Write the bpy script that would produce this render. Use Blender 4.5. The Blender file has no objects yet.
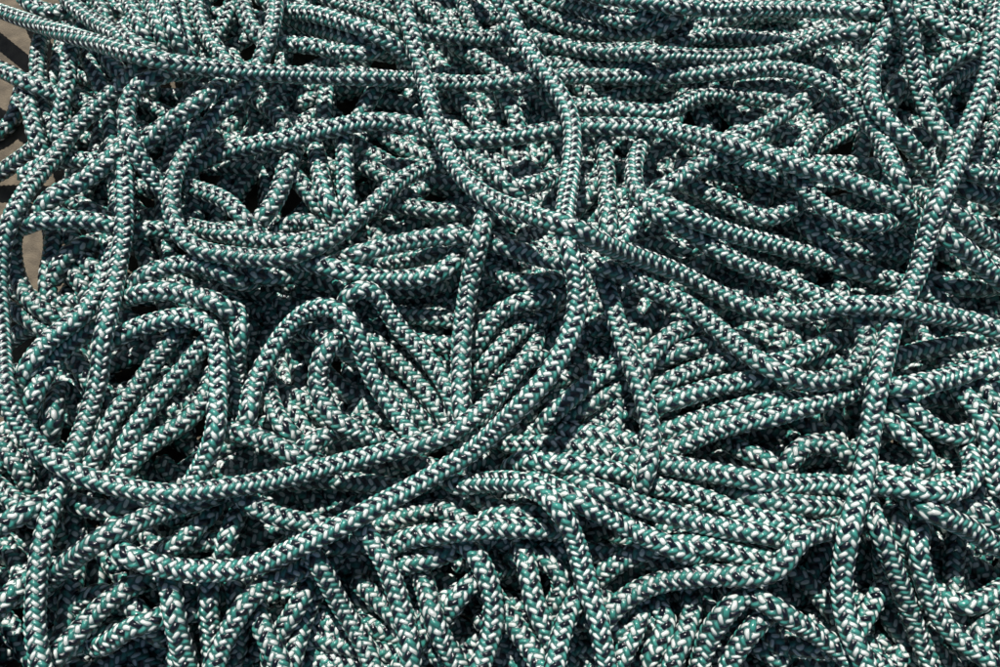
import bpy, math, random
import numpy as np
from mathutils import Vector

# ------------------------------------------------------------------ scale
U = 0.0004                 # metres per unit of the plan (rope about 9 mm thick)
DIST, TILT, ZC = 950.0, math.radians(20), 95.0
CT, ST = math.cos(TILT), math.sin(TILT)
CAM = np.array([0.0, -DIST*ST, ZC + DIST*CT])
DIA = 20.2
random.seed(7)
rng = np.random.default_rng(11)

def to_plan(p, z):
    """plan coordinates -> (x, y) on the horizontal level z"""
    dx = p[:, 0]-500.0
    dy = -(p[:, 1]-333.5)
    dz = -DIST
    X = dx
    Y = dy*CT - dz*ST
    Z = dy*ST + dz*CT
    s = (z-CAM[2])/Z
    return np.stack([CAM[0]+X*s, CAM[1]+Y*s], 1)

# ------------------------------------------------------------------ materials
def new_mat(name):
    m = bpy.data.materials.new(name); m.use_nodes = True
    nt = m.node_tree
    for n in list(nt.nodes): nt.nodes.remove(n)
    out = nt.nodes.new('ShaderNodeOutputMaterial')
    bs = nt.nodes.new('ShaderNodeBsdfPrincipled')
    nt.links.new(bs.outputs[0], out.inputs[0])
    return m, nt, bs

class X:
    """tiny expression helper over math nodes"""
    nt = None
    def __init__(s, sock): s.s = sock
    @staticmethod
    def op(kind, *args):
        n = X.nt.nodes.new('ShaderNodeMath'); n.operation = kind
        for i, a in enumerate(args):
            if isinstance(a, X): X.nt.links.new(a.s, n.inputs[i])
            else: n.inputs[i].default_value = a
        return X(n.outputs[0])
    def __add__(s, o): return X.op('ADD', s, o)
    def __sub__(s, o): return X.op('SUBTRACT', s, o)
    def __rsub__(s, o): return X.op('SUBTRACT', o, s)
    def __mul__(s, o): return X.op('MULTIPLY', s, o)
    def __truediv__(s, o): return X.op('DIVIDE', s, o)
    def floor(s): return X.op('FLOOR', s)
    def fract(s): return X.op('FRACT', s)
    def mod(s, k): return X.op('FLOORED_MODULO', s, k)
    def lt(s, k): return X.op('LESS_THAN', s, k)
    def abs(s): return X.op('ABSOLUTE', s)
    def cos(s): return X.op('COSINE', s)
    def sin(s): return X.op('SINE', s)

NS = 8.0                  # carriers each way round the sheath
LAY = 49.0                 # length of one full turn of a strand

WHITE = (0.71, 0.75, 0.71, 1)
TEAL = (0.05, 0.285, 0.235, 1)
NAVY = (0.003, 0.005, 0.012, 1)

STITCH_EDGE = (0.042, 0.145, 0.128, 1)

def mix(nt, f, a, b):
    n = nt.nodes.new('ShaderNodeMix'); n.data_type = 'RGBA'
    for sock, v in ((n.inputs[0], f), (n.inputs[6], a), (n.inputs[7], b)):
        if isinstance(v, X): nt.links.new(v.s, sock)
        elif hasattr(v, 'is_output'): nt.links.new(v, sock)
        else: sock.default_value = v
    return n.outputs[2]

def rope_material():
    m, nt, bs = new_mat('braided_nylon')
    X.nt = nt
    uv = nt.nodes.new('ShaderNodeUVMap'); uv.uv_map = 'UVMap'
    sep = nt.nodes.new('ShaderNodeSeparateXYZ'); nt.links.new(uv.outputs[0], sep.inputs[0])
    u, v = X(sep.outputs[0]), X(sep.outputs[1])
    # a little wander so that the strands are not ruled lines
    nz0 = nt.nodes.new('ShaderNodeTexNoise'); nz0.inputs['Scale'].default_value = 0.35
    cmb0 = nt.nodes.new('ShaderNodeCombineXYZ')
    nt.links.new((u*16.0).s, cmb0.inputs[0]); nt.links.new((v*0.5).s, cmb0.inputs[1])
    nt.links.new(cmb0.outputs[0], nz0.inputs['Vector'])
    w = (X(nz0.outputs['Fac'])-0.5)*0.2
    a = (u - v/LAY)*NS + w
    b = (u + v/LAY)*NS + w
    i, j = a.floor(), b.floor()
    fa, fb = a.fract(), b.fract()
    c = (i+j).mod(4.0)
    top = c.lt(1.5)                          # 1: the strand wound one way is on top
    ci = i.mod(2.0).lt(0.5)
    cj = j.mod(2.0).lt(0.5)
    S = mix(nt, ci, NAVY, WHITE)
    Z = mix(nt, cj, TEAL, WHITE)
    col = mix(nt, top, Z, S)
    # across / along the strand
    ac = mixv = top*fa + (1.0-top)*fb
    al = top*b + (1.0-top)*a
    # filaments of each strand
    cmb = nt.nodes.new('ShaderNodeCombineXYZ')
    nt.links.new((ac*9.0 + (top*i+(1.0-top)*j)*13.0).s, cmb.inputs[0])
    nt.links.new((al*0.8).s, cmb.inputs[1]); nt.links.new((top*9.0).s, cmb.inputs[2])
    nz = nt.nodes.new('ShaderNodeTexNoise'); nz.inputs['Scale'].default_value = 1.0
    nz.inputs['Detail'].default_value = 3.0
    nt.links.new(cmb.outputs[0], nz.inputs['Vector'])
    fil = X(nz.outputs['Fac'])
    cc = top*c + (1.0-top)*(c-2.0)                       # 0 first half of a stitch, 1 second half
    run = ((top*fb + (1.0-top)*fa) + cc)/2.0
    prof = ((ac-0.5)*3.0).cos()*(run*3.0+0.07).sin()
    # white and teal strands turn dark teal towards each stitch's edges and ends
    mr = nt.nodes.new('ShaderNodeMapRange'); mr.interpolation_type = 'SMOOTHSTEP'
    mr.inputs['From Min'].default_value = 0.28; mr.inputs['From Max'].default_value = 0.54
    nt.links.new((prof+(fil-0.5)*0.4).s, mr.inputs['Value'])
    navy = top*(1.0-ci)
    col = mix(nt, X.op('MAXIMUM', X(mr.outputs[0]), navy), STITCH_EDGE, col)
    # soiling along the rope and a per-rope tone
    tc = nt.nodes.new('ShaderNodeTexCoord')
    nz2 = nt.nodes.new('ShaderNodeTexNoise'); nz2.inputs['Scale'].default_value = 45.0
    nz2.inputs['Detail'].default_value = 4.0
    nt.links.new(tc.outputs['Object'], nz2.inputs['Vector'])
    oi = nt.nodes.new('ShaderNodeObjectInfo')
    tone = X(oi.outputs['Random'])*0.26 + X(nz2.outputs['Fac'])*0.6 + fil*0.45 + 0.26
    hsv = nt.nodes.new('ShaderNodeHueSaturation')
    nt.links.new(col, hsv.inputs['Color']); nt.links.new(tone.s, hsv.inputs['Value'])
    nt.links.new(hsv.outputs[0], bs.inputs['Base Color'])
    bs.inputs['Roughness'].default_value = 0.29
    bs.inputs['IOR'].default_value = 1.53
    bs.inputs['Specular IOR Level'].default_value = 0.7
    bs.inputs['Coat Weight'].default_value = 0.12
    bs.inputs['Coat Roughness'].default_value = 0.2
    # height: each strand's round back rising over the ones it crosses, and its filaments
    hgt = prof + (fil-0.5)*0.34
    bp = nt.nodes.new('ShaderNodeBump'); bp.inputs['Strength'].default_value = 0.75
    bp.inputs['Distance'].default_value = 1.2*U
    nt.links.new(hgt.s, bp.inputs['Height'])
    nt.links.new(bp.outputs[0], bs.inputs['Normal'])
    return m

def floor_material():
    m, nt, bs = new_mat('floor_tan')
    tc = nt.nodes.new('ShaderNodeTexCoord')
    nz = nt.nodes.new('ShaderNodeTexNoise'); nz.inputs['Scale'].default_value = 160.0
    nz.inputs['Detail'].default_value = 8.0
    nt.links.new(tc.outputs['Object'], nz.inputs['Vector'])
    cr = nt.nodes.new('ShaderNodeValToRGB')
    cr.color_ramp.elements[0].position = 0.3; cr.color_ramp.elements[0].color = (0.085, 0.068, 0.047, 1)
    cr.color_ramp.elements[1].position = 0.7; cr.color_ramp.elements[1].color = (0.19, 0.152, 0.104, 1)
    nt.links.new(nz.outputs['Fac'], cr.inputs[0]); nt.links.new(cr.outputs[0], bs.inputs['Base Color'])
    bs.inputs['Roughness'].default_value = 0.8
    bp = nt.nodes.new('ShaderNodeBump'); bp.inputs['Strength'].default_value = 0.9; bp.inputs['Distance'].default_value = 0.0006
    nz3 = nt.nodes.new('ShaderNodeTexNoise'); nz3.inputs['Scale'].default_value = 1400.0; nz3.inputs['Detail'].default_value = 6.0
    nt.links.new(tc.outputs['Object'], nz3.inputs['Vector'])
    nt.links.new(nz3.outputs['Fac'], bp.inputs['Height']); nt.links.new(bp.outputs[0], bs.inputs['Normal'])
    return m

# ------------------------------------------------------------------ curves
def spline(P, step):
    """centripetal-ish Catmull-Rom through the rows of P (any width), resampled every `step` of the first two columns"""
    P = np.asarray(P, float)
    Q = np.vstack([2*P[0]-P[1], P, 2*P[-1]-P[-2]])
    out = []
    for k in range(1, len(Q)-2):
        p0, p1, p2, p3 = Q[k-1:k+3]
        n = max(2, int(np.hypot(*(p2-p1)[:2])/2.0))
        t = np.linspace(0, 1, n, endpoint=False)[:, None]
        out.append(0.5*((2*p1)+(-p0+p2)*t+(2*p0-5*p1+4*p2-p3)*t*t+(-p0+3*p1-3*p2+p3)*t**3))
    out.append(P[-1:])
    C = np.vstack(out)
    return resample(C, step, 2)

def resample(C, step, dims=3):
    d = np.sqrt((np.diff(C[:, :dims], axis=0)**2).sum(1))
    s = np.concatenate([[0], np.cumsum(d)])
    n = max(3, int(round(s[-1]/step))+1)
    t = np.linspace(0, s[-1], n)
    return np.stack([np.interp(t, s, C[:, k]) for k in range(C.shape[1])], 1)

def smooth(A, n):
    A = A.copy()
    for _ in range(n):
        B = A.copy()
        B[1:-1] = 0.25*A[:-2]+0.5*A[1:-1]+0.25*A[2:]
        A = B
    return A
QUAL = (1.1, 56, 1.4, 46, 2.0, 32)
# ------------------------------------------------------------------ the lengths of rope
# (label, rank in the heap, points on the plan (x, y) or (x, y, rank there))
ROPES = [
# --- long lengths lying on top
("long level rope crossing the whole upper heap, then bending down past a small square loop", 8,
 [(-60,-18),(-15,5),(0,11),(30,22),(60,32),(90,41),(120,50),(150,58),(180,64),(215,68),(250,72),(300,75),(350,77),(400,79),(440,82,7),(480,84,7),(520,81,7),(570,76,7),(620,77,7),(680,75,7),(730,72,7),(770,68,7),(800,72,7),(820,79,7),(838,90,7),(855,105,7),(869,122,7),(882,140,7),(890,160,7),(898,182,7),(905,205,5)]),
("longest rope, steep at the top edge, sweeping across mid-heap and out past the right edge", 9,
 [(388,-60),(400,-10),(405,8),(410,25),(416,50),(422,70),(427,90),(432,110),(438,130),(447,150),(459,172),(475,189),(495,202),(515,209),(535,217),(555,224),(575,232),(592,240),(612,248),(640,258),(675,271),(700,284),(725,297),(750,308),(775,314),(800,314),(825,309),(850,305),(875,305),(900,308),(925,313),(950,317),(975,322),(1000,331),(1060,352)]),
("long rope slanting from the top edge, upright, then swinging down-left in a thick bend", 8,
 [(470,-60),(492,-12),(505,6),(515,25),(525,46),(537,63),(550,80),(562,98),(570,115),(573,135),(572,155),(570,178),(567,198),(565,220,7.8),(567,242,9.0),(573,262,9.4),(578,285,9.4),(577,310,9.4),(570,335,9.4),(560,356,9.3),(547,377,9.3),(528,398,9.2),(507,419,9),(488,437,9),(468,454,8.7),(447,467,8.4),(425,480),(400,494),(375,507),(350,521),(325,534),(300,546),(275,558),(250,566),(225,571),(200,571),(175,569),(152,564),(130,557),(115,547,6)]),
("big curved rope hugging the left edge and sweeping round to join the raised bend", 8,
 [(150,52,6),(138,70,6),(120,86,6),(100,104,6),(85,118),(68,137),(56,156),(38,176),(22,197),(10,220),(3,245),(-1,275),(0,310),(1,345),(3,378),(9,405),(22,428),(40,449),(58,464),(80,475),(105,484),(130,489),(155,493),(180,494),(205,491),(230,487),(260,483),(300,474),(337,464),(370,456),(400,449),(430,441),(455,431),(478,414),(497,395),(511,378,7),(524,358,6)]),
("upright rope in two sweeps, under the big left curve and down to the bottom edge", 7,
 [(128,140,4),(126,158,5),(125,175),(125,195),(124,215),(124,232),(121,250),(118,268),(114,288),(110,307),(105,327),(102,345),(101,362),(99,380),(94,398),(88,416),(81,435),(73,454),(65,472,6),(57,492,6),(51,512),(45,532),(41,550),(38,568),(36,590),(35,612),(35,632),(38,650),(42,668),(50,720)]),
("long rope down the right side, ducking under the longest one to the bottom edge", 9,
 [(1006,-60),(1000,-10),(997,8),(994,26),(992,46),(991,66),(986,84),(980,100),(973,116),(967,132),(961,148),(956,163),(949,180),(940,198),(933,215),(928,232),(924,250),(920,266),(914,282,8.4),(906,296,7.8),(898,310,7.6),(892,325,8),(887,345,8.6),(882,365,8.6),(878,385,8.6),(874,405,8.6),(871,428,8.6),(868,450,8.5),(864,475,8.4),(858,500,8.4),(851,520,8.3),(846,545,8.2),(842,568,8),(841,590,8),(844,612,8),(851,634,8),(861,655,8),(872,680,8),(884,715,8)]),
# --- second rank
("open loop of rope dropping from the top edge and turning into a wide shallow bowl", 7,
 [(278,-60),(276,-10),(276,5),(274,20),(270,35),(264,52),(258,68,6),(250,86,6),(236,98),(217,114),(203,131),(189,149),(177,168),(171,190),(171,210),(177,230),(190,245),(210,253),(237,256),(262,259),(285,257),(310,249),(330,239),(349,226),(364,213),(376,202),(390,188),(405,177),(422,169,5),(438,166,4)]),
("stiff bluish elbow of rope curving out from under the upper level rope beside the floor", 7,
 [(190,72,5),(172,70,6),(152,76),(138,84),(130,95),(126,112),(127,130),(133,147),(146,168),(160,187,6),(175,205,5)]),
("gently arched rope lying level across the upper heap, sinking down toward the right", 6.5,
 [(180,180,4),(193,168,5),(208,158),(228,150),(250,146),(275,142),(295,137),(315,132),(337,127),(357,123),(378,121),(398,122),(415,126),(437,133),(455,137),(475,140),(500,138),(525,135),(550,131),(585,126),(610,127),(650,127),(675,132),(700,137),(725,143),(750,150),(775,157),(800,167),(825,174),(850,181,6),(872,190,6),(895,198,6),(915,212,5),(930,225,4)]),
("rope emerging beside the raised bend, sagging right and hooking back up beneath the sweeping rope", 7,
 [(482,238,5),(500,246),(515,250),(532,255),(550,260),(575,262),(592,264),(612,270),(637,282),(662,294),(685,303),(706,319),(726,336),(748,354),(774,370),(800,380),(825,382),(848,374),(863,358),(867,340),(862,322,6),(850,308,5)]),
("short thick length at mid-heap, its rounded foot tucked into a dark gap", 8,
 [(600,270,5),(606,285,6),(612,303),(618,325),(625,347),(634,372),(643,395),(649,418),(651,440),(649,462),(645,478,7),(640,490,5)]),
("rope with a broad ribbed bend, falling from it to the big left curve", 6,
 [(115,338,4),(126,331,5),(140,326),(158,321),(177,317),(195,318),(209,325),(217,341),(219,364),(219,386),(217,406),(216,429),(210,450),(201,468),(192,484,5)]),
("long level rope low on the right, hooking up round a small coil near the edge", 6,
 [(625,455,4),(655,462,5),(680,467),(705,471),(735,476),(765,482),(800,484),(835,485),(865,486),(890,486),(912,491),(932,494),(950,493),(965,487),(975,475),(973,458),(965,444,4)]),
("wide hairpin of rope humped left of mid-heap, one leg falling steeply", 6,
 [(247,425,4),(248,405,5),(254,385),(262,369),(274,347),(289,327),(305,312),(322,305),(339,310),(352,325),(361,345),(367,367),(378,386),(391,406),(403,424),(415,440,5)]),
("knuckle of rope humped beside the hairpin and running down-right in a straight line", 6,
 [(348,322,4),(343,306,5),(352,292),(366,287),(378,296),(388,312),(400,330),(417,347),(432,364),(445,382),(453,400),(458,420,5),(465,435,4)]),
("thin upright rope between the middle loops and the raised bend, dropping to its lower end", 7,
 [(488,204,6),(482,226),(478,248),(472,272),(467,297),(463,323),(461,351),(461,378),(461,405),(465,427),(475,444,5)]),
("rope rolling over a crest below centre and falling steeply to the bottom edge", 7,
 [(455,487,4),(478,483,5),(500,481),(520,482),(538,489),(553,502),(566,520),(575,540),(581,562),(587,585),(595,608),(600,630),(604,652),(608,675),(612,720)]),
("steep rope dropping from below the thick level bend to the bottom edge, brightly lit", 7,
 [(352,518,5),(366,534,6),(378,550),(387,567),(394,585),(400,602),(405,622),(409,642),(411,662),(412,720)]),
("slack level rope low on the right turning abruptly upward in a bluish bend", 6,
 [(600,625,4),(612,610,5),(626,598),(643,588),(665,581),(690,577),(720,575),(745,577),(768,574),(783,564),(791,549),(799,537),(818,531),(838,527,5),(855,520,4)]),
("rope dropping from the top edge right of centre-top, bowing left then slanting away down-right", 8,
 [(915,-60),(905,-10),(899,10),(890,21),(883,34),(875,50),(871,67),(870,84),(872,100),(879,113),(890,124),(902,137),(914,150),(925,163,6),(938,176,4)]),
("short steep rope between two others at top right, ribbed bright blue and white", 8,
 [(892,-40),(898,-5),(904,12),(909,30),(913,50),(917,70),(920,87),(925,105),(931,119),(940,132),(950,145,6),(960,157,5)]),
# --- third rank: top of the picture
("level rope along the very top edge right of centre, nearly straight", 6,
 [(560,-12),(600,-4),(640,1),(670,5),(700,8),(750,9),(800,9),(850,11),(880,13),(905,18,4),(925,28,4)]),
("long level rope just under the top edge, lifting at its right end", 6,
 [(418,31,5),(436,35),(460,37),(485,38),(510,39),(545,41),(565,47),(587,51),(612,52),(637,53),(667,55),(697,57),(722,58),(750,57),(775,54),(795,48),(812,41),(832,35),(855,30),(880,26,5),(900,22,4)]),
("rope sagging level near the top edge with a lifted end right of the slanting rope", 5,
 [(500,-20),(515,-2),(530,9),(550,19),(570,27),(592,31),(615,33),(637,34),(655,30),(672,23),(684,14,4),(690,2,3)]),
("short dipping rope at the top edge with its end turned up", 5,
 [(520,-22),(548,0),(575,6),(600,15),(620,22),(637,22),(650,14),(664,10),(678,12,4),(692,18,3)]),
("level rope tucked between two longer ones below the top edge, far end dark", 4,
 [(665,52,3),(678,41),(698,36),(725,36),(750,39),(770,42),(795,44),(815,50,3)]),
("rope dipping then humping beside a black gap just below the upper level rope", 5,
 [(548,98,4),(562,103,5),(582,107),(612,109),(640,112),(660,114),(676,109),(689,100),(706,95),(730,94),(755,98),(780,101),(805,99,4)]),
("ridged sunlit rope close left of the longest rope's steep start at the top edge", 5,
 [(250,-14),(270,5),(295,11),(320,15),(345,22),(370,31),(388,41),(404,54),(416,68,4),(425,85,3)]),
("low rope with a short sunlit back, second under the ridge near the top edge", 4,
 [(285,14,3),(300,23),(320,30),(342,37),(362,44),(380,56,3)]),
("level rope whose scaly end fades into shade above the upper level rope", 4,
 [(270,46,3),(287,45),(310,46),(332,49),(355,52),(374,50),(388,42,3)]),
("rope squeezed between the ridge and the upright at the top edge", 4,
 [(305,-20),(332,2),(357,8),(380,14),(396,23),(410,36,3)]),
("small dark-backed rope right of the upright, touching the top edge", 4,
 [(410,-10),(422,5),(436,18),(448,30,3)]),
("short upright stub of rope in a black gap at the top edge centre", 4,
 [(458,-30),(463,0),(466,14),(471,27),(478,38,3)]),
("little slanting rope in the dark pocket between two level ropes at top centre", 4,
 [(455,45,3),(467,51),(481,60),(494,71),(508,84,3)]),
("faint rope strip lying between the two upper level ropes right of centre", 4,
 [(560,64,3),(578,67),(602,65),(628,65),(655,67,3)]),
("rope in half shade beneath the two level ropes, by the black slot", 4,
 [(585,112,3),(600,104),(614,97),(632,92),(650,88),(670,85,3)]),
("thin ribbed rope curling at the top left corner above the long level one", 4,
 [(8,-30),(22,-4),(36,9),(54,13),(72,12),(84,4,3)]),
("bluish rope meeting the long level one at the top left, lying along its back", 7,
 [(52,-40),(66,-2),(80,12),(98,24),(116,35),(138,46),(160,58,6),(180,70,4)]),
("first short steep rope beside the black hollow at the top edge", 5,
 [(88,-30),(98,0),(103,14),(108,30,4),(112,45,3)]),
("steep narrow rope on the hollow's other side, top left", 5,
 [(122,-30),(132,8),(140,24),(147,37),(158,54,4)]),
("steep ribbed rope, second from the black hollow along the top edge", 5,
 [(143,-40),(151,2),(157,20),(160,37),(164,56,4)]),
("steep ribbed rope, third from the black hollow, leaning right", 6,
 [(155,-40),(166,2),(171,24),(179,44),(188,62,4)]),
("bright ribbed steep rope with a bowed foot resting on the long level one", 6,
 [(190,-40),(196,2),(200,22),(208,38),(220,53),(232,68,4)]),
("dark steep rope between two ribbed ones at the top edge", 3,
 [(174,-30),(180,5),(186,28),(192,50,3)]),
("bent rope left of the open loop at the top edge", 5,
 [(236,-30),(233,0),(229,15),(221,28),(212,42,4),(205,55,3)]),
("U-shaped rope nested inside the open loop at the top edge", 6,
 [(238,-30),(243,2),(246,18),(252,30),(261,38,5),(272,46,4)]),
# --- beside the floor
("rope entering from the left edge across bare floor and dipping into the heap", 7,
 [(-60,48),(-15,63),(0,69),(15,76),(30,84),(45,90),(60,95),(76,98,5),(90,104,4)]),
("bluish upright rope bending under near the floor, wrapped over the incoming one", 8,
 [(80,32,6),(72,46,7),(68,62),(69,78),(66,95),(61,110),(57,122,6),(58,136,4)]),
("shaded rope crossing the floor between the two incoming ropes", 2,
 [(52,20),(40,38),(38,54),(36,72),(38,90),(44,110),(54,128)]),
("dark upright rope along the edge of the bare floor, in shade", 3,
 [(26,84,2),(29,98),(32,114),(34,130),(39,146),(48,164)]),
("dark hooked rope lying on bare floor by the left edge", 1.5,
 [(24,84),(20,98),(17,112),(11,124),(0,133),(-18,138),(-50,140)]),
("shaded rope below the dark hook, at the left edge", 2,
 [(-50,190),(-10,178),(8,168),(24,156),(40,142),(55,128)]),
("steep thin rope under the long level one beside the bluish upright", 4,
 [(80,34,3),(86,52),(92,68),(99,84),(107,100,3)]),
("short shaded rope right of the steep thin one under the level rope", 3,
 [(100,42),(108,58),(120,72),(132,84)]),
("rope parallel to the open loop's descending side, ending at the elbow", 6,
 [(262,62,4),(245,70,4),(229,80),(211,92),(190,107),(170,122),(152,134),(136,148,5),(122,158,4)]),
("rope slanting from the elbow's foot down to the left curve", 5,
 [(140,142,4),(120,154),(102,168),(84,181),(66,189),(53,196),(43,207),(36,220,4)]),
("level rope over the floor gap, short and brightly flecked", 5,
 [(24,226,4),(34,216),(55,218),(80,219),(102,223),(118,230,4)]),
("rope above it, lying level and half sunlit beside the big left curve", 4,
 [(20,178,3),(36,168),(55,161),(80,160),(104,163),(124,168,3)]),
("small rope tucked between the slanting one and the level one", 4,
 [(58,196,3),(75,202),(92,211),(108,222,3)]),
("green shaded rope curving along the left side of the floor gap", 3,
 [(30,212,4),(19,230,4),(14,250),(15,270),(23,290),(36,304),(54,314,3)]),
("dim rope curving along the right side of the floor gap", 2.5,
 [(52,222),(58,240),(57,262),(50,284),(52,304)]),
("stub of rope with one sunlit patch in the dark hollow by the floor gap", 3,
 [(50,284,2),(58,268),(70,253),(84,246),(100,242,2)]),
("thin rope leaving the big upright's left flank and running down to the floor crack", 6,
 [(117,248,5),(108,268),(100,287),(90,306),(75,321),(56,334),(40,350),(29,368),(20,388,4),(14,404,4)]),
("rope just inside that one, second out from the floor crack", 5,
 [(100,328,4),(82,336),(65,347),(51,362),(39,380),(31,398),(30,418,4),(36,434,3)]),
("small dark arch of rope inside the big left curve's elbow", 4,
 [(74,404,3),(66,388),(55,388),(53,405),(51,422),(47,440,3)]),
("shaded level rope below the floor gap", 2,
 [(-40,322),(-6,318),(20,312),(44,312),(70,306)]),
("shaded slanting rope beside the floor crack", 2,
 [(-40,365),(-6,352),(10,340),(26,328),(46,320),(66,310)]),
("rope in the left hollow, mostly covered by the thin descending one", 2.5,
 [(62,258),(78,276),(88,294),(84,316)]),
("short dim rope crossing the hollow under the big upright", 2.5,
 [(70,236),(84,258),(98,272),(120,282)]),
# --- left middle
("short arched rope right of the big upright, first of three below the wide bowl", 5,
 [(132,288,4),(142,279),(154,273),(171,266),(190,263),(208,266),(226,273),(246,282,4)]),
("straight rope under the short arch, second of three below the bowl", 5,
 [(128,296,4),(141,289),(160,289),(180,292),(200,298),(220,303),(236,318,4)]),
("stub poking out left of the bowl's upright side", 4,
 [(122,236,3),(142,229),(162,229),(182,234,3)]),
("steep rope under the broad bend, ending beside the big upright", 5,
 [(186,322,4),(176,334),(163,350),(151,368),(138,386),(124,402),(112,420),(103,440),(96,458,4)]),
("steep rope beside it, second right of the big upright", 5,
 [(218,326,4),(206,342),(193,358),(178,375),(163,392),(149,409),(137,425),(127,441),(118,458,4)]),
("curved rope running from the broad bend down to the left curve", 5,
 [(212,372,4),(209,390),(200,406),(187,421),(170,431),(154,440),(139,453),(126,468),(114,482,4)]),
("bright speckled rope descending right of the broad bend", 4,
 [(228,302,3),(236,318),(238,336),(236,356),(236,378),(240,398),(244,416,3)]),
("rope inside the hollow right of the broad bend, near the hairpin's foot", 4,
 [(222,432,3),(232,424),(250,430),(268,436),(286,445),(303,454),(322,463,3)]),
("rope within the hairpin, bowed left like a bracket", 5,
 [(345,336,4),(332,340),(323,353),(318,372),(319,392),(327,410),(341,424),(360,434),(382,440),(400,444,4)]),
("rope tucked under the hairpin's crest, short and level", 4,
 [(300,332,3),(318,330),(334,337),(346,348),(358,362,3)]),
("small curled rope low inside the hairpin", 4,
 [(290,460,3),(304,451),(319,441),(336,431),(354,424),(372,420,3)]),
("rope along the hairpin's left foot, partly in the black hole", 4,
 [(264,370,3),(268,387),(271,404),(277,420),(287,436),(298,448,3)]),
("long straight diagonal rope parallel to the knuckle's run", 4,
 [(360,332,3),(373,343),(388,354),(402,366),(415,380),(428,396),(440,411),(453,426,3)]),
("dim diagonal rope beneath the knuckle's run", 3,
 [(372,378),(388,388),(402,400),(414,413),(428,426),(444,436)]),
("level rope right of the knuckle, crossing to the thin upright", 4,
 [(388,312,3),(406,315),(430,318),(452,320),(474,322,3)]),
("flecked level rope end below it, near the thin upright", 3,
 [(400,336),(420,342),(442,345),(462,346)]),
# --- centre, between bowl and sweeping rope
("rope arching level from the bowl toward the thin upright", 5,
 [(328,270,4),(345,259),(365,252),(385,247),(405,242),(425,238),(450,236),(472,239),(490,246,4)]),
("hooked rope sagging under the arched one and curling back up", 5,
 [(285,258,4),(302,261),(324,264),(345,269),(362,274),(382,279),(402,280),(425,277),(444,271),(456,262),(458,250,4),(452,238,3)]),
("rope between the arched one and the hook, short", 4,
 [(362,266,3),(378,262),(400,261),(425,256),(446,250),(462,243,3)]),
("level rope under the bowl's lifted end by the long black slot", 4,
 [(372,210,3),(390,205),(410,207),(430,211),(452,213),(474,218,3)]),
("level rope lying along the upper lip of the bowl", 5,
 [(183,226,4),(200,230),(225,234),(250,238),(275,242),(298,244),(318,236,4)]),
("rope falling into the bowl beside a black hole", 5,
 [(170,182,4),(184,184),(200,190),(219,196),(234,206),(244,219),(256,231,4)]),
("rope curving down inside the bowl, left of the upright pair", 4,
 [(292,150,3),(286,164),(283,180),(278,196),(269,212),(258,226),(246,238,3)]),
("steep rope in the bowl, leaning right, first of the upright pair", 4,
 [(312,140,3),(318,156),(320,174),(324,192),(331,208),(338,224,3)]),
("straight steep rope in the bowl, second of the upright pair", 5,
 [(344,128,4),(344,144),(345,162),(345,180),(347,200),(351,216,4)]),
("slanted rope crossing behind the upright pair", 3,
 [(276,160),(292,172),(304,186),(314,202),(326,218)]),
("small arched rope at the bottom of the bowl", 3,
 [(275,236),(286,226),(300,219),(316,226),(330,238)]),
("short rope meeting the bowl's lifted end from above", 4,
 [(352,160,3),(366,165),(380,174),(394,184,3)]),
("shaded rope along the lower lip of the bowl", 4,
 [(212,272,3),(232,272),(254,277),(275,278),(296,273),(314,266,3)]),
("short stub beneath the upper level rope above the arch, leaning", 4,
 [(384,74,3),(377,87),(370,98),(363,110),(356,124,3)]),
("stub pinned upright between the upper level rope and the arch", 3,
 [(330,76),(326,92),(324,108),(321,128)]),
("little bent stub over the arched rope near the bowl", 4,
 [(268,108,3),(279,116),(287,127),(292,142,3)]),
("shaded rope descending beside the long sweeping one near the top", 4,
 [(444,80,3),(458,96),(470,110),(480,124),(490,140,3)]),
("rope flanking the underside of the long sweeping one, short and scaly", 5,
 [(450,148,4),(466,156),(484,165),(500,177),(512,190),(522,202,4)]),
("stub between the arched rope and the slanting one", 3,
 [(502,92),(512,108),(518,122),(520,138)]),
("level stub left of the upright rope above the sweeping one", 4,
 [(490,200,3),(505,194),(522,187),(540,184),(558,177,3)]),
("short stub meeting the upright rope from below the arch", 3,
 [(576,210),(586,200),(594,186),(600,172)]),
("steep straight rope standing between the arch and the sweeping one", 6,
 [(602,130,4),(604,146,5),(606,162),(607,182),(608,202),(609,222),(611,242,5),(614,258,4)]),
("rope dropping under the arch and running off down-right in a long slant", 5,
 [(652,124,4),(645,140),(637,154),(633,170),(635,186),(644,198),(657,208),(673,219),(690,231),(707,244),(726,256),(748,267),(770,274),(790,283),(808,292),(828,300),(850,308,4)]),
("long slanting rope just above it, nearly straight to the right side", 6,
 [(640,202,4),(660,207,5),(680,214),(698,221),(716,228),(734,234),(755,240),(776,245),(797,252),(820,258),(840,265),(860,272),(880,277),(900,283),(920,290,5),(940,298,4)]),
("short leaning rope rising from the sweeping one to the long slant", 5,
 [(658,196,3),(648,202,4),(637,212),(627,228),(617,244),(610,262,4)]),
("short humped rope under the long slant near the sweeping one", 4,
 [(628,256,3),(640,247),(656,244),(674,246),(692,252,3)]),
("rope climbing to the right from the steep straight pair", 5,
 [(645,204,4),(656,194),(669,186),(684,177),(697,167),(713,159),(735,154),(755,156,4)]),
("rope hooked under a black slot, upper right of centre", 5,
 [(690,186,4),(704,192),(720,199),(737,208),(753,216),(768,219),(783,214),(796,206),(808,196,4)]),
("shaded scaly rope above the black slot", 3,
 [(680,164),(705,170),(732,174),(758,179),(785,184)]),
("scaly rope beside it under the arched rope's sinking end", 4,
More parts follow.
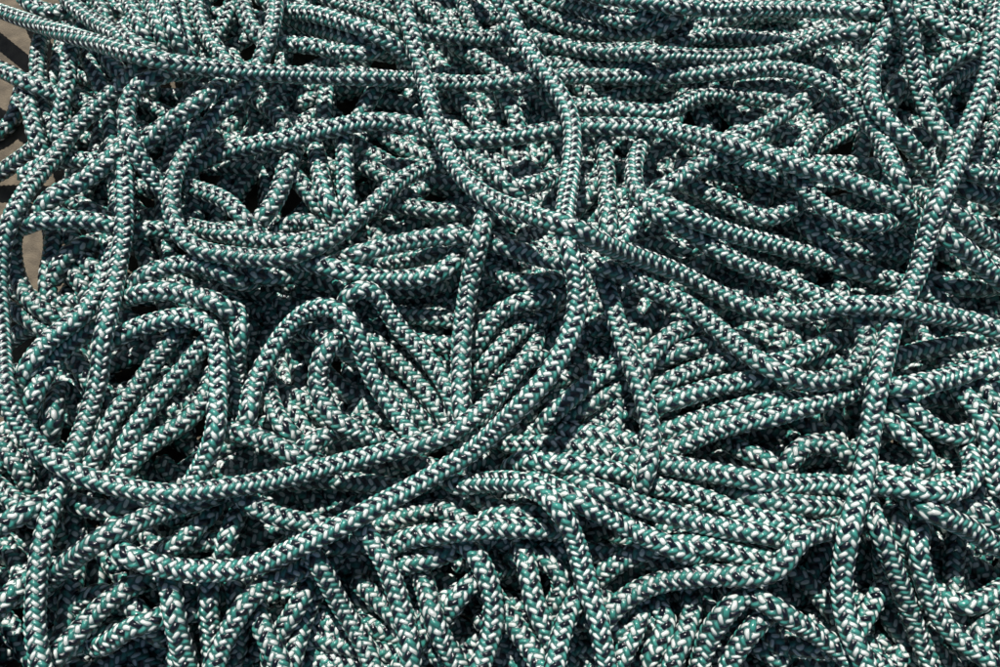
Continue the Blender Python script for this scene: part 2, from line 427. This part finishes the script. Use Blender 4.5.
 [(690,146,3),(705,152),(728,160),(752,166),(778,174),(800,184,3)]),
("rope in two bends, from under the arched one to a level foot", 6,
 [(772,158,4),(786,168,5),(799,182),(812,197),(828,209),(845,217),(865,221),(885,221),(905,216,4)]),
("rope lifting in a slant below the hump at upper right", 5,
 [(722,150,4),(737,140),(756,130),(775,120),(790,108),(804,98),(818,90,4)]),
("rope curling over a black oval hole at upper right", 5,
 [(794,172,4),(799,154),(808,136),(822,125),(840,118),(858,111),(874,100,4)]),
("low rope running level beneath the curled one's black hole", 4,
 [(790,166,3),(812,164),(838,164),(860,165),(880,168,3)]),
("short rope in the pit beneath the level slant, bent", 3,
 [(815,225),(838,232),(862,230),(885,238),(905,246)]),
("rope lying low in the pit right of the bent one", 3,
 [(800,215),(815,232),(838,246),(865,250),(890,250)]),
("small square stub near the bending level rope at upper right", 5,
 [(820,70,4),(822,58,5),(823,50,5),(824,66,4),(830,80,3)]),
("rope behind two drops, from the level one to the shaded corner", 4,
 [(925,60,3),(910,68),(900,80),(892,94),(888,110,3)]),
("thin rope slanting into the corner under the right-hand drop", 5,
 [(1000,28,4),(985,37),(968,47),(950,56),(937,68),(928,84,4)]),
("second slanting rope beneath it, more deeply shaded", 4,
 [(978,64,3),(962,70),(948,80),(940,96),(938,112,3)]),
("dim rope near the top right corner with faint scales", 4,
 [(900,-4,3),(918,4),(940,12),(962,20),(982,26),(1010,32,3)]),
("sunlit short rope below the dim one in the top right corner", 5,
 [(902,6,3),(920,14),(938,23),(956,33),(974,41),(990,50,3)]),
("rope emerging right of the long drop at the right edge, upper", 5,
 [(945,158,4),(957,166),(972,172),(990,175),(1012,178),(1060,180)]),
("rope under it at the right edge, sloping gently", 4,
 [(940,176,3),(955,186),(972,193),(990,197),(1012,202),(1060,208)]),
("rope sloping from the long drop to the right edge, above the black gap", 6,
 [(922,196,4),(937,208),(954,220),(972,229),(990,240),(1012,252),(1060,275)]),
("steeper rope below it, bluish, bounding the black gap", 6,
 [(925,212,4),(938,224),(952,237),(965,249),(978,261),(991,274),(1012,290),(1050,310)]),
("shaded level rope just above the sweeping one at the right edge", 4,
 [(915,274,3),(930,279),(948,286),(968,289),(990,288),(1012,284),(1050,280)]),
("rope at the right edge, steep, outside the long drop", 4,
 [(1030,60),(1012,90),(1003,115),(990,140),(978,158,3)]),
# --- right middle
("ribbed rope curving to the right edge just below the sweeping one", 6,
 [(862,378,4),(877,368,5),(895,359),(913,352),(935,348),(960,343),(985,337),(1010,330),(1050,318)]),
("ribbed rope beneath it, second below the sweeping one at the right edge", 6,
 [(855,386,4),(872,388,5),(895,388),(920,384),(945,379),(968,372),(990,362),(1012,352),(1050,338)]),
("small rope lying in the hook below the sweeping one", 5,
 [(755,368,4),(773,366),(790,361),(805,354),(821,345),(840,340),(858,336,4)]),
("short rope rising left of the hook to meet the second slant", 5.5,
 [(640,378,5),(646,363),(656,347),(671,334),(690,325),(706,320,5)]),
("upper rope of the fan right of the thick short length", 4,
 [(640,392,3),(652,386),(668,380),(686,373),(705,367),(726,362),(745,360,3)]),
("middle rope of the fan, brighter and longer", 5,
 [(640,412,4),(656,405),(673,400),(690,395),(710,388),(735,382),(758,378),(780,378,4)]),
("small speckled stub at the head of the fan", 4,
 [(645,372,3),(660,360),(676,353),(694,348),(710,346,3)]),
("arched rope under the fan, rising right then fading", 6,
 [(652,458,4),(668,450,5),(686,443),(703,435),(722,428),(746,422),(770,418),(792,411),(815,404),(838,398),(858,388,4)]),
("rope along the upper edge of the arched one, partly hidden", 5,
 [(660,436,4),(676,427),(700,420),(725,412),(750,405),(776,402),(800,400,4)]),
("dark rope behind the hook, lying level in deep shade", 3,
 [(690,344),(712,350),(730,358),(745,372),(760,388)]),
("small hooped rope in the hollow beside the lower upright", 4,
 [(776,482,3),(785,466),(796,450),(813,443),(832,446),(848,456),(854,472,3)]),
("leaning stub left of the long right-side rope, below the hook", 3,
 [(796,418),(810,427),(826,438),(846,452)]),
("stub sloping into two black gaps right of the arched rope's foot", 4,
 [(730,440,3),(744,450),(758,456),(776,466),(788,480,3)]),
("curl of rope around a coil, beside the long right-side rope", 5,
 [(878,398,4),(895,402),(910,413),(927,427),(947,437),(965,438),(978,428,4),(982,415,3)]),
("small round coil resting on the level hooked rope", 5,
 [(878,412,4),(892,420),(907,433),(921,446),(930,461),(920,473),(902,477),(886,472,4)]),
("rope at the right edge curving down past the coil", 5,
 [(940,380,3),(954,386),(967,398),(978,414),(986,434),(988,455),(992,475),(1000,495,4)]),
("rope hard against the right edge, running steeply", 4,
 [(975,385),(990,398),(1002,415),(1010,440),(1015,470)]),
("level rope crossing above the curl at right, short", 4,
 [(892,408,3),(912,400),(932,396),(955,400),(972,408,3)]),
# --- lower middle
("long slanting rope below the crest, first of three running right", 6,
 [(528,470,4),(543,479,5),(562,490),(584,502),(608,515),(632,529),(655,540),(678,548),(700,556,4)]),
("long slanting rope, second of three running right below the thick stub", 6,
 [(560,478,4),(588,488),(612,496),(637,505),(665,513),(690,520),(716,527),(742,531),(768,535),(795,545,4)]),
("third slanting rope, passing under the thick stub's foot", 5,
 [(630,478,4),(656,487),(680,492),(702,497),(722,504),(745,513),(770,520),(798,526),(825,530,4)]),
("level rope crossing left beneath the thick stub", 5,
 [(520,466,4),(545,467),(568,467),(592,470),(616,473),(640,479,4)]),
("dim rope arching above it in the dark gap", 3,
 [(515,446),(538,443),(562,443),(588,448),(612,453),(635,462)]),
("rope slanting from the thick bend down-left, shaded, above the dark gap", 4,
 [(632,358,3),(617,366),(601,375),(586,386),(571,398),(557,412),(545,428,3)]),
("short scaly rope parallel and below it", 3,
 [(632,384),(615,392),(598,400),(582,410),(568,424)]),
("rope rising beside the raised bend's inside, first of the set", 4,
 [(476,382,3),(485,366),(497,352),(513,335),(530,322),(550,312,3)]),
("rope above it, tucked against the raised bend", 4,
 [(474,346,3),(484,330),(497,314),(514,304),(535,299),(556,296,3)]),
("level stub under the hooking rope left of the raised bend", 4,
 [(482,258,3),(496,270),(510,281),(530,286),(548,283),(566,277,3)]),
("dim rope deep inside the raised bend's curve", 3,
 [(478,420),(492,402),(508,384),(522,366),(538,348)]),
("rope starting under the raised bend's tail and lying level to the crest", 6,
 [(378,556,4),(392,545,5),(410,538),(430,535),(452,532),(478,530),(505,528),(530,527),(552,528,4),(570,532,3)]),
("companion rope along its upper side by the crest", 4,
 [(488,522,3),(506,517),(526,515),(546,517),(562,524,3)]),
("shaded rope beneath it, curving under", 4,
 [(392,570,3),(408,563),(428,560),(446,553),(463,546,3)]),
("rope curling down in a hook below the level one, lower centre", 5,
 [(462,540,4),(474,552),(483,567),(490,585),(494,605),(493,628),(486,650),(478,672),(470,710)]),
("short rope meeting that hook from the dark hollow", 4,
 [(446,612,3),(456,598),(467,586),(480,577),(494,570,3)]),
("thin steep rope left of the hook, in the dark hollow", 4,
 [(424,584,3),(429,600),(433,617),(440,636),(450,652),(462,672),(470,700)]),
("thick steep rope falling left of the brightly lit one, bottom edge", 6,
 [(300,540,4),(314,556,5),(325,575),(334,594),(345,612),(356,630),(366,648),(373,668),(380,715)]),
("rope emerging between the big left curve and the thick bend", 5,
 [(226,490,4),(243,500),(260,510),(278,517),(298,521),(318,525),(338,530,4)]),
("steep rope between two dark hollows near the bottom, narrow", 4,
 [(520,540,3),(525,556),(529,576),(533,597),(538,614),(547,630),(555,648),(560,680)]),
("ring-like rope fold beside the crest's steep fall", 4,
 [(538,556,3),(551,560),(560,573),(563,588),(557,602),(546,612,3)]),
("rope left of the steep fall running to the bottom edge", 5,
 [(586,582,4),(577,598),(568,615),(562,633),(558,652),(554,672),(550,710)]),
("sloping rope at the bottom edge, left of the narrow steep one", 4,
 [(492,594,3),(504,610),(516,628),(528,645),(540,664),(555,700)]),
("level rope above the slack one, rising from the dark gap to the upturned bend", 5,
 [(596,582,3),(607,569,4),(623,560),(641,552),(664,547),(690,548),(716,551),(742,555),(768,556),(788,548,4)]),
("rope falling from the slack one to the bottom edge, first of three", 4,
 [(688,580,3),(692,596),(693,612),(688,628),(680,645),(672,662),(665,700)]),
("rope falling to the bottom edge, second of three beneath the slack one", 5,
 [(752,586,3),(742,598),(729,610),(717,623),(708,638),(702,656),(698,676),(694,715)]),
("rope falling to the bottom edge, third of three and outermost", 5,
 [(775,606,3),(762,618),(750,632),(739,646),(730,662),(722,685),(715,715)]),
("small stub at the bottom edge inside the dark hollow", 3,
 [(645,606),(637,622),(629,640),(621,658),(612,690)]),
("speckled knot of rope in the hollow beneath the slack rope", 3,
 [(650,600),(662,612),(664,628),(655,640),(650,660)]),
# --- lower right
("rope sloping across the lower right toward the foot of the long right-side rope", 5,
 [(728,590,3),(748,598),(766,607),(785,617),(805,628),(826,640),(845,655),(860,680,4)]),
("short rope sloping beside the upturned bend", 4,
 [(782,566,3),(796,574),(809,584),(821,597),(832,612,3)]),
("long rope falling to the bottom right, ribbed, outside the long right-side rope", 6,
 [(866,505,4),(874,522),(883,540),(890,557),(896,574),(902,590),(908,608),(915,626),(922,644),(930,664),(942,710)]),
("rope beside it, curving further right into the corner", 6,
 [(922,520,4),(918,538,5),(918,555),(922,572),(927,590),(934,608),(944,624),(958,639),(975,652),(998,664),(1040,690)]),
("broad rope sloping to the right edge above the black pit", 6,
 [(905,502,4),(922,507),(940,514),(958,523),(978,534),(998,546),(1016,558),(1055,580)]),
("rope along its upper side at the right edge", 5,
 [(930,496,4),(950,502),(972,510),(992,520),(1012,530),(1050,548)]),
("level rope bowed downward near the right edge, low", 4,
 [(935,590,3),(948,600),(965,606),(984,601),(1000,590),(1016,580),(1050,565)]),
("faint rope in the bottom right corner", 3,
 [(1005,610),(988,620),(978,635),(985,655),(1000,680)]),
("level rope just below the long hooked one, lower right", 5,
 [(722,494,4),(745,498),(770,503),(797,506),(822,508),(848,506,4)]),
("short rope between the long right-side rope and the ribbed one", 4,
 [(846,505,3),(868,514),(880,530),(884,552),(880,575,3)]),
("speckled rope in the lower right tangle, leaning left", 4,
 [(900,498,3),(898,515),(903,535),(910,552),(912,570,3)]),
("shaded rope at the bottom edge beneath the foot of the long right-side rope", 3,
 [(790,650),(815,648),(840,652),(868,658),(895,672)]),
# --- lower left
("rope crossing behind the upright at lower left, climbing to the big curve", 6,
 [(40,590,4),(55,573,5),(72,560),(92,548),(113,537),(134,525),(155,514),(177,506),(200,500,5),(220,492,4)]),
("rope crossing the black gap at the bottom left corner", 6,
 [(30,690),(45,668),(60,652),(75,636),(90,619),(105,604),(121,592),(138,582,4),(155,576,3)]),
("rope from the left edge passing under the lower upright", 5,
 [(-50,650),(-15,622),(4,602),(20,586),(36,572,4),(50,562,3)]),
("short rope from the left edge above it, bright", 5,
 [(-50,548),(-12,534),(6,523),(24,514),(42,505,4),(56,500,3)]),
("rope slipping from the left edge under the big curve's shoulder", 4,
 [(-50,455),(-8,482),(8,495),(25,507),(42,518),(60,530,3)]),
("narrow upright below the thick bend, first from the left", 5,
 [(166,566,4),(170,584),(172,600),(175,618),(178,637),(184,655),(190,680),(196,710)]),
("narrow upright below the thick bend, second along", 5,
 [(208,566,4),(209,586),(208,608),(210,630),(212,652),(214,676),(216,710)]),
("curved rope descending below the thick bend to the bottom edge", 5,
 [(308,566,4),(288,574),(268,584),(250,598),(238,614),(229,632),(220,651),(213,672),(208,710)]),
("small rope between the big curve and the thick bend, leaning right", 4,
 [(160,562,3),(172,549),(185,538),(196,527),(208,515),(216,502,3)]),
("stub next to it, steeper, in the dark wedge", 4,
 [(222,564,3),(225,548),(229,532),(236,517),(244,502,3)]),
("flecked rope deep below the crossing one, lower left", 3,
 [(80,600),(100,592),(122,600),(140,612),(150,630)]),
("bottom edge rope left of the first narrow upright", 4,
 [(105,645),(120,632),(138,625),(156,620),(175,612,3)]),
("rope rising to the bottom of the thick bend, shaded", 3,
 [(268,660),(275,640),(288,622),(300,602),(310,582)]),
("bottom edge rope between the curved one and the thick steep one", 4,
 [(258,610,3),(262,628),(270,645),(280,662),(288,700)]),
("rope lying beside the big curve's lower left shoulder, in shade", 3,
 [(0,440),(14,460),(28,480),(30,500)]),
("speckled rope under the big curve, above the crossing one", 3,
 [(66,500),(84,506),(104,510),(124,508),(145,502)]),
("dim rope in the lower left hollow beside the upright", 3,
 [(5,545),(18,560),(24,580),(18,600)]),
]
# ------------------------------------------------------------------ rope mesh
def braid_height(u, v):
    a = (u - v/LAY)*NS; b = (u + v/LAY)*NS
    i = np.floor(a); j = np.floor(b); fa = a-i; fb = b-j
    c = np.mod(i+j, 4)
    top = c < 1.5
    t = np.where(top, fa, fb)-0.5
    s = np.where(top, np.where(c < 0.5, fb, fb+1), np.where(c < 2.5, fa, fa+1))/2
    return np.cos(np.pi*0.96*t)*np.sin(np.pi*np.clip(s, 0.04, 0.96))

def rope_geo(C, dia, ring, seg, seed):
    """C: centreline (n,3) in units; one closed skin with the braid raised on it"""
    r_ = np.random.default_rng(seed)
    C = resample(C, ring, 3)
    n = len(C)
    T = np.gradient(C, axis=0); T /= np.linalg.norm(T, axis=1)[:, None]+1e-9
    up = np.array([0, 0, 1.0])
    N = up[None]-(T@up)[:, None]*T
    N /= np.linalg.norm(N, axis=1)[:, None]+1e-9
    B = np.cross(T, N)
    s = np.concatenate([[0], np.cumsum(np.linalg.norm(np.diff(C, axis=0), axis=1))])
    th = np.linspace(0, 1, seg+1)
    # torsion that wanders along the rope
    u0 = r_.random(); tw = r_.uniform(-0.0012, 0.0012)
    wob = np.interp(s, np.linspace(0, s[-1]+1, 9), r_.normal(0, min(0.07, s[-1]*0.0003), 9))
    stretch = np.interp(s, np.linspace(0, s[-1]+1, 9), r_.normal(0, s[-1]/9*0.045, 9))
    uu = th[None, :]+u0+tw*s[:, None]+wob[:, None]
    vv = (s+r_.random()*500+stretch)[:, None]+0*uu
    k = dia/DIA
    vv = vv/k
    h = braid_height(uu, vv)
    r = dia/2*(0.88+0.125*h)
    # soft squash and swelling
    e = np.clip(np.minimum(s, s[-1]-s)/(dia*0.22), 0, 1)      # melted, rounded ends
    r = r*np.sqrt(1-(1-e)**2*0.8)[:, None]
    sw = np.interp(s, np.linspace(0, s[-1]+1, max(3, int(s[-1]/30))), r_.normal(1, 0.018, max(3, int(s[-1]/30))))
    r = r*sw[:, None]
    ang = th*2*np.pi
    ring_n = np.cos(ang)[None, :, None]*N[:, None, :]*0.97+np.sin(ang)[None, :, None]*B[:, None, :]*1.02
    V = C[:, None, :]+ring_n*r[:, :, None]
    V = V[:, :seg]                                   # seam shared
    verts = V.reshape(-1, 3)
    # end caps
    verts = np.vstack([verts, C[0]-T[0]*dia*0.2, C[-1]+T[-1]*dia*0.2])*U
    i = np.arange(n-1)[:, None]; j = np.arange(seg)[None, :]
    a = i*seg+j; b = i*seg+(j+1) % seg; c = (i+1)*seg+(j+1) % seg; d = (i+1)*seg+j
    quads = np.stack([a, b, c, d], -1).reshape(-1, 4)
    jj = np.arange(seg)
    c0 = np.stack([(jj+1) % seg, jj, np.full(seg, n*seg)], 1)
    c1 = np.stack([(n-1)*seg+jj, (n-1)*seg+(jj+1) % seg, np.full(seg, n*seg+1)], 1)
    loops = np.concatenate([quads.ravel(), c0.ravel(), c1.ravel()]).astype(np.int32)
    nq = len(quads)
    starts = np.concatenate([np.arange(nq)*4, nq*4+np.arange(2*seg)*3]).astype(np.int32)
    uvq = np.stack([np.stack([uu[:-1, :-1], vv[:-1, :-1]], -1), np.stack([uu[:-1, 1:], vv[:-1, 1:]], -1),
                    np.stack([uu[1:, 1:], vv[1:, 1:]], -1), np.stack([uu[1:, :-1], vv[1:, :-1]], -1)], 2).reshape(-1, 2)
    uvc = np.tile(np.array([[uu[0, 0]+0.02, vv[0, 0]]]), (6*seg, 1))
    uv = np.vstack([uvq, uvc]).astype(np.float32)
    return verts, loops, starts, uv

def to_mesh(name, geos, mat):
    vo = np.cumsum([0]+[len(g[0]) for g in geos]); lo = np.cumsum([0]+[len(g[1]) for g in geos])
    verts = np.vstack([g[0] for g in geos])
    loops = np.concatenate([g[1]+vo[k] for k, g in enumerate(geos)]).astype(np.int32)
    starts = np.concatenate([g[2]+lo[k] for k, g in enumerate(geos)]).astype(np.int32)
    uv = np.vstack([g[3] for g in geos])
    me = bpy.data.meshes.new(name)
    me.vertices.add(len(verts)); me.vertices.foreach_set('co', verts.astype(np.float32).ravel())
    me.loops.add(len(loops)); me.loops.foreach_set('vertex_index', loops)
    me.polygons.add(len(starts)); me.polygons.foreach_set('loop_start', starts)
    me.update(calc_edges=True)
    me.polygons.foreach_set('use_smooth', np.ones(len(starts), bool))
    ul = me.uv_layers.new(name='UVMap')
    ul.data.foreach_set('uv', uv.ravel())
    me.materials.append(mat)
    return me
# ------------------------------------------------------------------ deeper lengths, almost hidden
def inside_bare(p):
    """bare floor beside the heap (plan)"""
    x, y = p[0], p[1]
    if y < 150 and x < 50: return True
    if x < 24 and y < 200: return True
    if ((x-37)/24)**2+((y-260)/40)**2 < 1: return True
    if x < 40 and 322 < y < 372: return True
    return False

def deep_ropes():
    out = []
    r = random.Random(5)
    for lay, n in ((0, 230), (1, 230), (2, 200)):
        for k in range(n):
            x, y = r.uniform(-120, 1120), r.uniform(-130, 800)
            a = r.uniform(0, 2*math.pi)
            if r.random() < 0.5: a = r.choice([0.1, math.pi+0.1])+r.uniform(-.5, .5)
            cur = r.uniform(-0.16, 0.16)
            pts = [(x, y)]
            for q in range(r.randint(6, 14)):
                cur = 0.8*cur+r.uniform(-0.09, 0.09)
                a += cur
                x += 26*math.cos(a); y += 26*math.sin(a)
                pts.append((x, y))
            # stop where bare floor shows
            run = []
            for p in pts:
                if inside_bare(p): break
                run.append(p)
            if len(run) < 5: continue
            xs = [p[0] for p in run]; ys = [p[1] for p in run]
            inframe = max(xs) > 5 and min(xs) < 995 and max(ys) > 5 and min(ys) < 662
            out.append((inframe, lay, run))
    # a middle layer, seen in the gaps
    for k in range(56):
        x, y = r.uniform(60, 1000), r.uniform(0, 680)
        if k % 2: y = r.uniform(380, 680)
        a = r.uniform(0, 2*math.pi); cur = r.uniform(-.15, .15); pts = [(x, y)]
        for q in range(r.randint(5, 9)):
            cur = 0.8*cur+r.uniform(-.09, .09); a += cur
            x += 24*math.cos(a); y += 24*math.sin(a)
            if inside_bare((x, y)): break
            pts.append((x, y))
        if len(pts) >= 4: out.append((True, r.uniform(2.1, 3.0), pts))
    # the heap goes on outside the picture
    for k in range(100):
        side = r.choice('tbrl')
        if side == 't': x, y = r.uniform(90, 1150), r.uniform(-190, -50)
        elif side == 'c': x, y = r.uniform(-260, 60), r.uniform(-150, -75)
        elif side == 'b': x, y = r.uniform(-120, 1120), r.uniform(710, 800)
        elif side == 'r': x, y = r.uniform(1050, 1170), r.uniform(-100, 780)
        else: x, y = r.uniform(-170, -60), r.uniform(430, 780)
        a = (0 if side in 'tbc' else math.pi/2)+r.uniform(-.4, .4); cur = r.uniform(-.1, .1)
        pts = [(x, y)]
        for q in range(9):
            cur = 0.8*cur+r.uniform(-.06, .06); a += cur
            x += 26*math.cos(a); y += 26*math.sin(a)
            if -45 < x < 1045 and -45 < y < 705: break
            if x < -40 and y < 430: break
            pts.append((x, y))
        if len(pts) >= 5: out.append((False, r.choice([3, 4, 5, 6, 7]), pts))
    return out

STEP = 6.0
lines = []      # dicts: S(n,3: x,y,rank), label, deep
RAW = [np.array([(p[0], p[1], p[2] if len(p) > 2 else rank) for p in pts], float) for label, rank, pts in ROPES]
DENSE = [spline(P, 4.0) for P in RAW]
D_all = np.vstack(DENSE); D_id = np.repeat(np.arange(len(DENSE)), [len(d) for d in DENSE])

def tail(k, a, b):
    """carry an end on a little so that it sinks under whatever lies above it"""
    d = a[:2]-b[:2]; d = d/(np.hypot(*d)+1e-9)
    near = (D_id != k) & (np.hypot(D_all[:, 0]-a[0], D_all[:, 1]-a[1]) < 70) & (D_all[:, 2] > a[2]+0.4)
    Q = D_all[near]
    best = None
    for L in (6, 12, 18, 26):
        for ang in (-60, -45, -30, -15, 0, 15, 30, 45, 60):
            c, s_ = math.cos(math.radians(ang)), math.sin(math.radians(ang))
            e = a[:2]+L*np.array([d[0]*c-d[1]*s_, d[0]*s_+d[1]*c])
            if len(Q):
                dist = np.hypot(Q[:, 0]-e[0], Q[:, 1]-e[1])
                q = dist.min()
            else: q = 30
            cost = max(q, 4)+abs(ang)*0.05+L*0.3
            if best is None or cost < best[0]: best = (cost, e)
    e = best[1]
    m = 0.5*(a[:2]+e)+0.12*(d*np.hypot(*(e-a[:2])))
    hid = best[0] < 14
    return [np.array([*m, max(1.4, a[2]-(0.7 if hid else 1.6))]), np.array([*e, max(1.4, a[2]-1.5) if hid else 1.3])]

for k, (label, rank, pts) in enumerate(ROPES):
    P = RAW[k]
    inside = lambda p: 0 < p[0] < 1000 and 0 < p[1] < 667
    pre = tail(k, P[0], P[1])[::-1] if inside(P[0]) and not inside_bare(P[0]) else []
    post = tail(k, P[-1], P[-2]) if inside(P[-1]) and not inside_bare(P[-1]) else []
    P = np.vstack(list(pre)+[P]+list(post))
    S = spline(P, STEP)
    S[:, 2] = np.clip(S[:, 2], 1.2, 9.5)
    lines.append(dict(S=S, label=label, deep=False, vis=True))
for vis, lay, pts in deep_ropes():
    P = np.array([(p[0], p[1], lay*0.4) if lay in (0, 1, 2) else (p[0], p[1], lay) for p in pts], float)
    S = spline(P, STEP)
    lines.append(dict(S=S, label=None, deep=True, vis=vis))

# ------------------------------------------------------------------ let the heap settle
cnt = [len(l['S']) for l in lines]
off = np.concatenate([[0], np.cumsum(cnt)])
ALL = np.vstack([l['S'] for l in lines])
rid = np.repeat(np.arange(len(lines)), cnt)
rank = ALL[:, 2]+rid*1e-4
M = len(ALL)
first = np.zeros(M, bool); first[off[:-1]] = True
last = np.zeros(M, bool); last[off[1:]-1] = True
Lf = np.where(first, np.arange(M), np.arange(M)-1)
Rt = np.where(last, np.arange(M), np.arange(M)+1)
DC = DIA*0.92
FLOOR_R = DIA*0.47
z = np.full(M, FLOOR_R)

def pairs(xy):
    cell = np.floor(xy/DC).astype(int)
    key = cell[:, 0]*100000+cell[:, 1]
    order = np.argsort(key, kind='stable'); ks = key[order]
    I, J = [], []
    for dx in (-1, 0, 1):
        for dy in (-1, 0, 1):
            k2 = key+dx*100000+dy
            lo = np.searchsorted(ks, k2, 'left'); hi = np.searchsorted(ks, k2, 'right')
            c = hi-lo
            ii = np.repeat(np.arange(M), c)
            st = np.repeat(lo-np.concatenate([[0], np.cumsum(c)[:-1]]), c)
            jj = order[np.arange(len(ii))+st]
            ok = (rank[ii] > rank[jj]) & (rid[ii] != rid[jj])
            ii, jj = ii[ok], jj[ok]
            d2 = ((xy[ii]-xy[jj])**2).sum(1)
            ok = d2 < DC*DC
            I.append(ii[ok]); J.append(jj[ok])
    I = np.concatenate(I); J = np.concatenate(J)
    lift = np.sqrt(DC*DC-((xy[I]-xy[J])**2).sum(1))
    return I, J, lift

SH = np.zeros((M, 2))            # sideways give, on the plan
CAP = FLOOR_R+14+19.5*np.clip(ALL[:, 2], 0, 9.5)
for outer in range(12):
    PL = ALL[:, :2]+SH
    xy = to_plan(PL, z)
    I, J, lift = pairs(xy)
    for it in range(24):
        req = np.full(M, FLOOR_R)
        np.maximum.at(req, I, z[J]+lift)
        req = np.maximum(req, np.where(ALL[:, 2] > 9.12, 0.80*CAP, 0))
        for k in range(3):
            z = np.minimum(CAP, np.maximum(req, 0.5*(z[Lf]+z[Rt])-0.15))
    # neighbours that still overlap push each other aside
    dv = xy[I]-xy[J]; dz = z[I]-z[J]
    dh = np.hypot(dv[:, 0], dv[:, 1])+1e-6
    d3 = np.sqrt(dh*dh+dz*dz)
    ov = np.clip(DC-d3, 0, None)*np.clip(dh/DC*1.5, 0, 1)
    push = dv/dh[:, None]*ov[:, None]
    acc = np.zeros((M, 2)); w_ = np.full(M, 1e-6)
    np.add.at(acc, I, push); np.add.at(acc, J, -push)
    np.add.at(w_, I, (ov > 0)*1.0); np.add.at(w_, J, (ov > 0)*1.0)
    acc = acc/np.maximum(w_, 1)[:, None]
    acc[:, 1] *= -1
    SH = SH*0.93+0.45*acc
    for k in range(3): SH = 0.25*SH[Lf]+0.5*SH+0.25*SH[Rt]
    n_ = np.hypot(SH[:, 0], SH[:, 1])+1e-9
    SH *= np.minimum(1, 8.0/n_)[:, None]
print('heap height', z.max(), 'nodes', M, 'pairs', len(I), 'mean', z[rank>3].mean(),
      'traced overlaps', [int(((d3 < DC*f) & (rank[I] > 2.5) & (rank[J] > 2.5)).sum()) for f in (.95, .8, .5)], int(((rank[I] > 2.5) & (rank[J] > 2.5)).sum()))
for k in range(7):
    z = 0.25*z[Lf]+0.5*z+0.25*z[Rt]

# ------------------------------------------------------------------ build
C = bpy.context.scene.collection
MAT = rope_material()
total = 0
n_lab = sum(1 for l in lines if not l['deep'])
deep_vis = [k for k, l in enumerate(lines) if l['deep'] and l['vis'] and l['S'][0, 2] > 0.7]
deep_vis = set(sorted(deep_vis, key=lambda k: (-int(lines[k]['S'][0, 2] > 2), -len(lines[k]['S'])))[:max(0, 290-n_lab)])
mass = []
for k, l in enumerate(lines):
    zz = z[off[k]:off[k+1]]
    xy = to_plan(l['S'][:, :2]+SH[off[k]:off[k+1]], zz)
    CL = np.column_stack([xy, zz])
    CL = smooth(CL, 5)
    q = QUAL if not l['deep'] else QUAL[2:4] if k in deep_vis or l['S'][0, 2] > 2 else QUAL[4:]
    geo = rope_geo(CL, DIA*(1.0+(rng.random()-0.5)*0.08), q[0], q[1], k+1)
    total += len(geo[0])
    if l['deep'] and k not in deep_vis:
        mass.append(geo); continue
    mid = CL[len(CL)//2]*U
    geo = (geo[0]-np.array([mid[0], mid[1], 0.0]),)+geo[1:]
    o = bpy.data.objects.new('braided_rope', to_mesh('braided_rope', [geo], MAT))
    o.location = (mid[0], mid[1], 0.0)      # origin on the floor under the middle of the rope
    C.objects.link(o)
    o['category'] = 'rope'
    if l['label']:
        o['label'] = l['label']; o['group'] = 'lengths of braided rope in the heap'
    else:
        o['label'] = 'buried green and white rope deep in the heap, covered by the lengths above'
        o['group'] = 'buried lengths of rope under the heap'
o = bpy.data.objects.new('rope_tangle', to_mesh('rope_tangle', mass, MAT))
o['kind'] = 'stuff'; o['label'] = 'dark mass of tangled green rope underneath the heap, seen only in its gaps'; o['category'] = 'rope tangle'
C.objects.link(o)
print('verts', total, 'ropes', len(lines), 'labelled', n_lab, 'deep', len(deep_vis))

# floor
me = bpy.data.meshes.new('floor')
R = 60.0
me.from_pydata([(-R, -R, 0), (R, -R, 0), (R, R, 0), (-R, R, 0)], [], [(0, 1, 2, 3)])
me.materials.append(floor_material())
fl = bpy.data.objects.new('floor', me); fl['kind'] = 'structure'; C.objects.link(fl)

# ------------------------------------------------------------------ light, sky, camera
sc = bpy.context.scene
w = bpy.data.worlds.new('World'); sc.world = w; w.use_nodes = True
nt = w.node_tree
bg = nt.nodes['Background']
sky = nt.nodes.new('ShaderNodeTexSky'); sky.sky_type = 'NISHITA'; sky.sun_disc = False
ELEV, AZ = math.radians(58), math.radians(-14)      # azimuth from +Y (away from the camera), positive to +X
sky.sun_elevation = ELEV; sky.sun_rotation = AZ
nt.links.new(sky.outputs[0], bg.inputs[0]); bg.inputs[1].default_value = 0.052
sl = bpy.data.lights.new('sun', 'SUN'); sl.energy = 5.0; sl.angle = math.radians(0.8); sl.color = (1.0, 0.97, 0.92)
so = bpy.data.objects.new('sun', sl); C.objects.link(so)
d = Vector((math.sin(AZ)*math.cos(ELEV), math.cos(AZ)*math.cos(ELEV), math.sin(ELEV)))
so.rotation_euler = d.to_track_quat('Z', 'Y').to_euler()
cam = bpy.data.cameras.new('camera'); co = bpy.data.objects.new('camera', cam); C.objects.link(co)
co.location = Vector(CAM)*U; co.rotation_euler = (TILT, 0, 0)
cam.sensor_width = 36; cam.lens = 36*DIST/1000.0
cam.clip_start = 0.01; cam.clip_end = 500
sc.camera = co
sc.view_settings.view_transform = 'Standard'; sc.view_settings.look = 'None'
sc.view_settings.exposure = 0.0; sc.view_settings.gamma = 1
sc.cycles.max_bounces = 6; sc.cycles.diffuse_bounces = 3
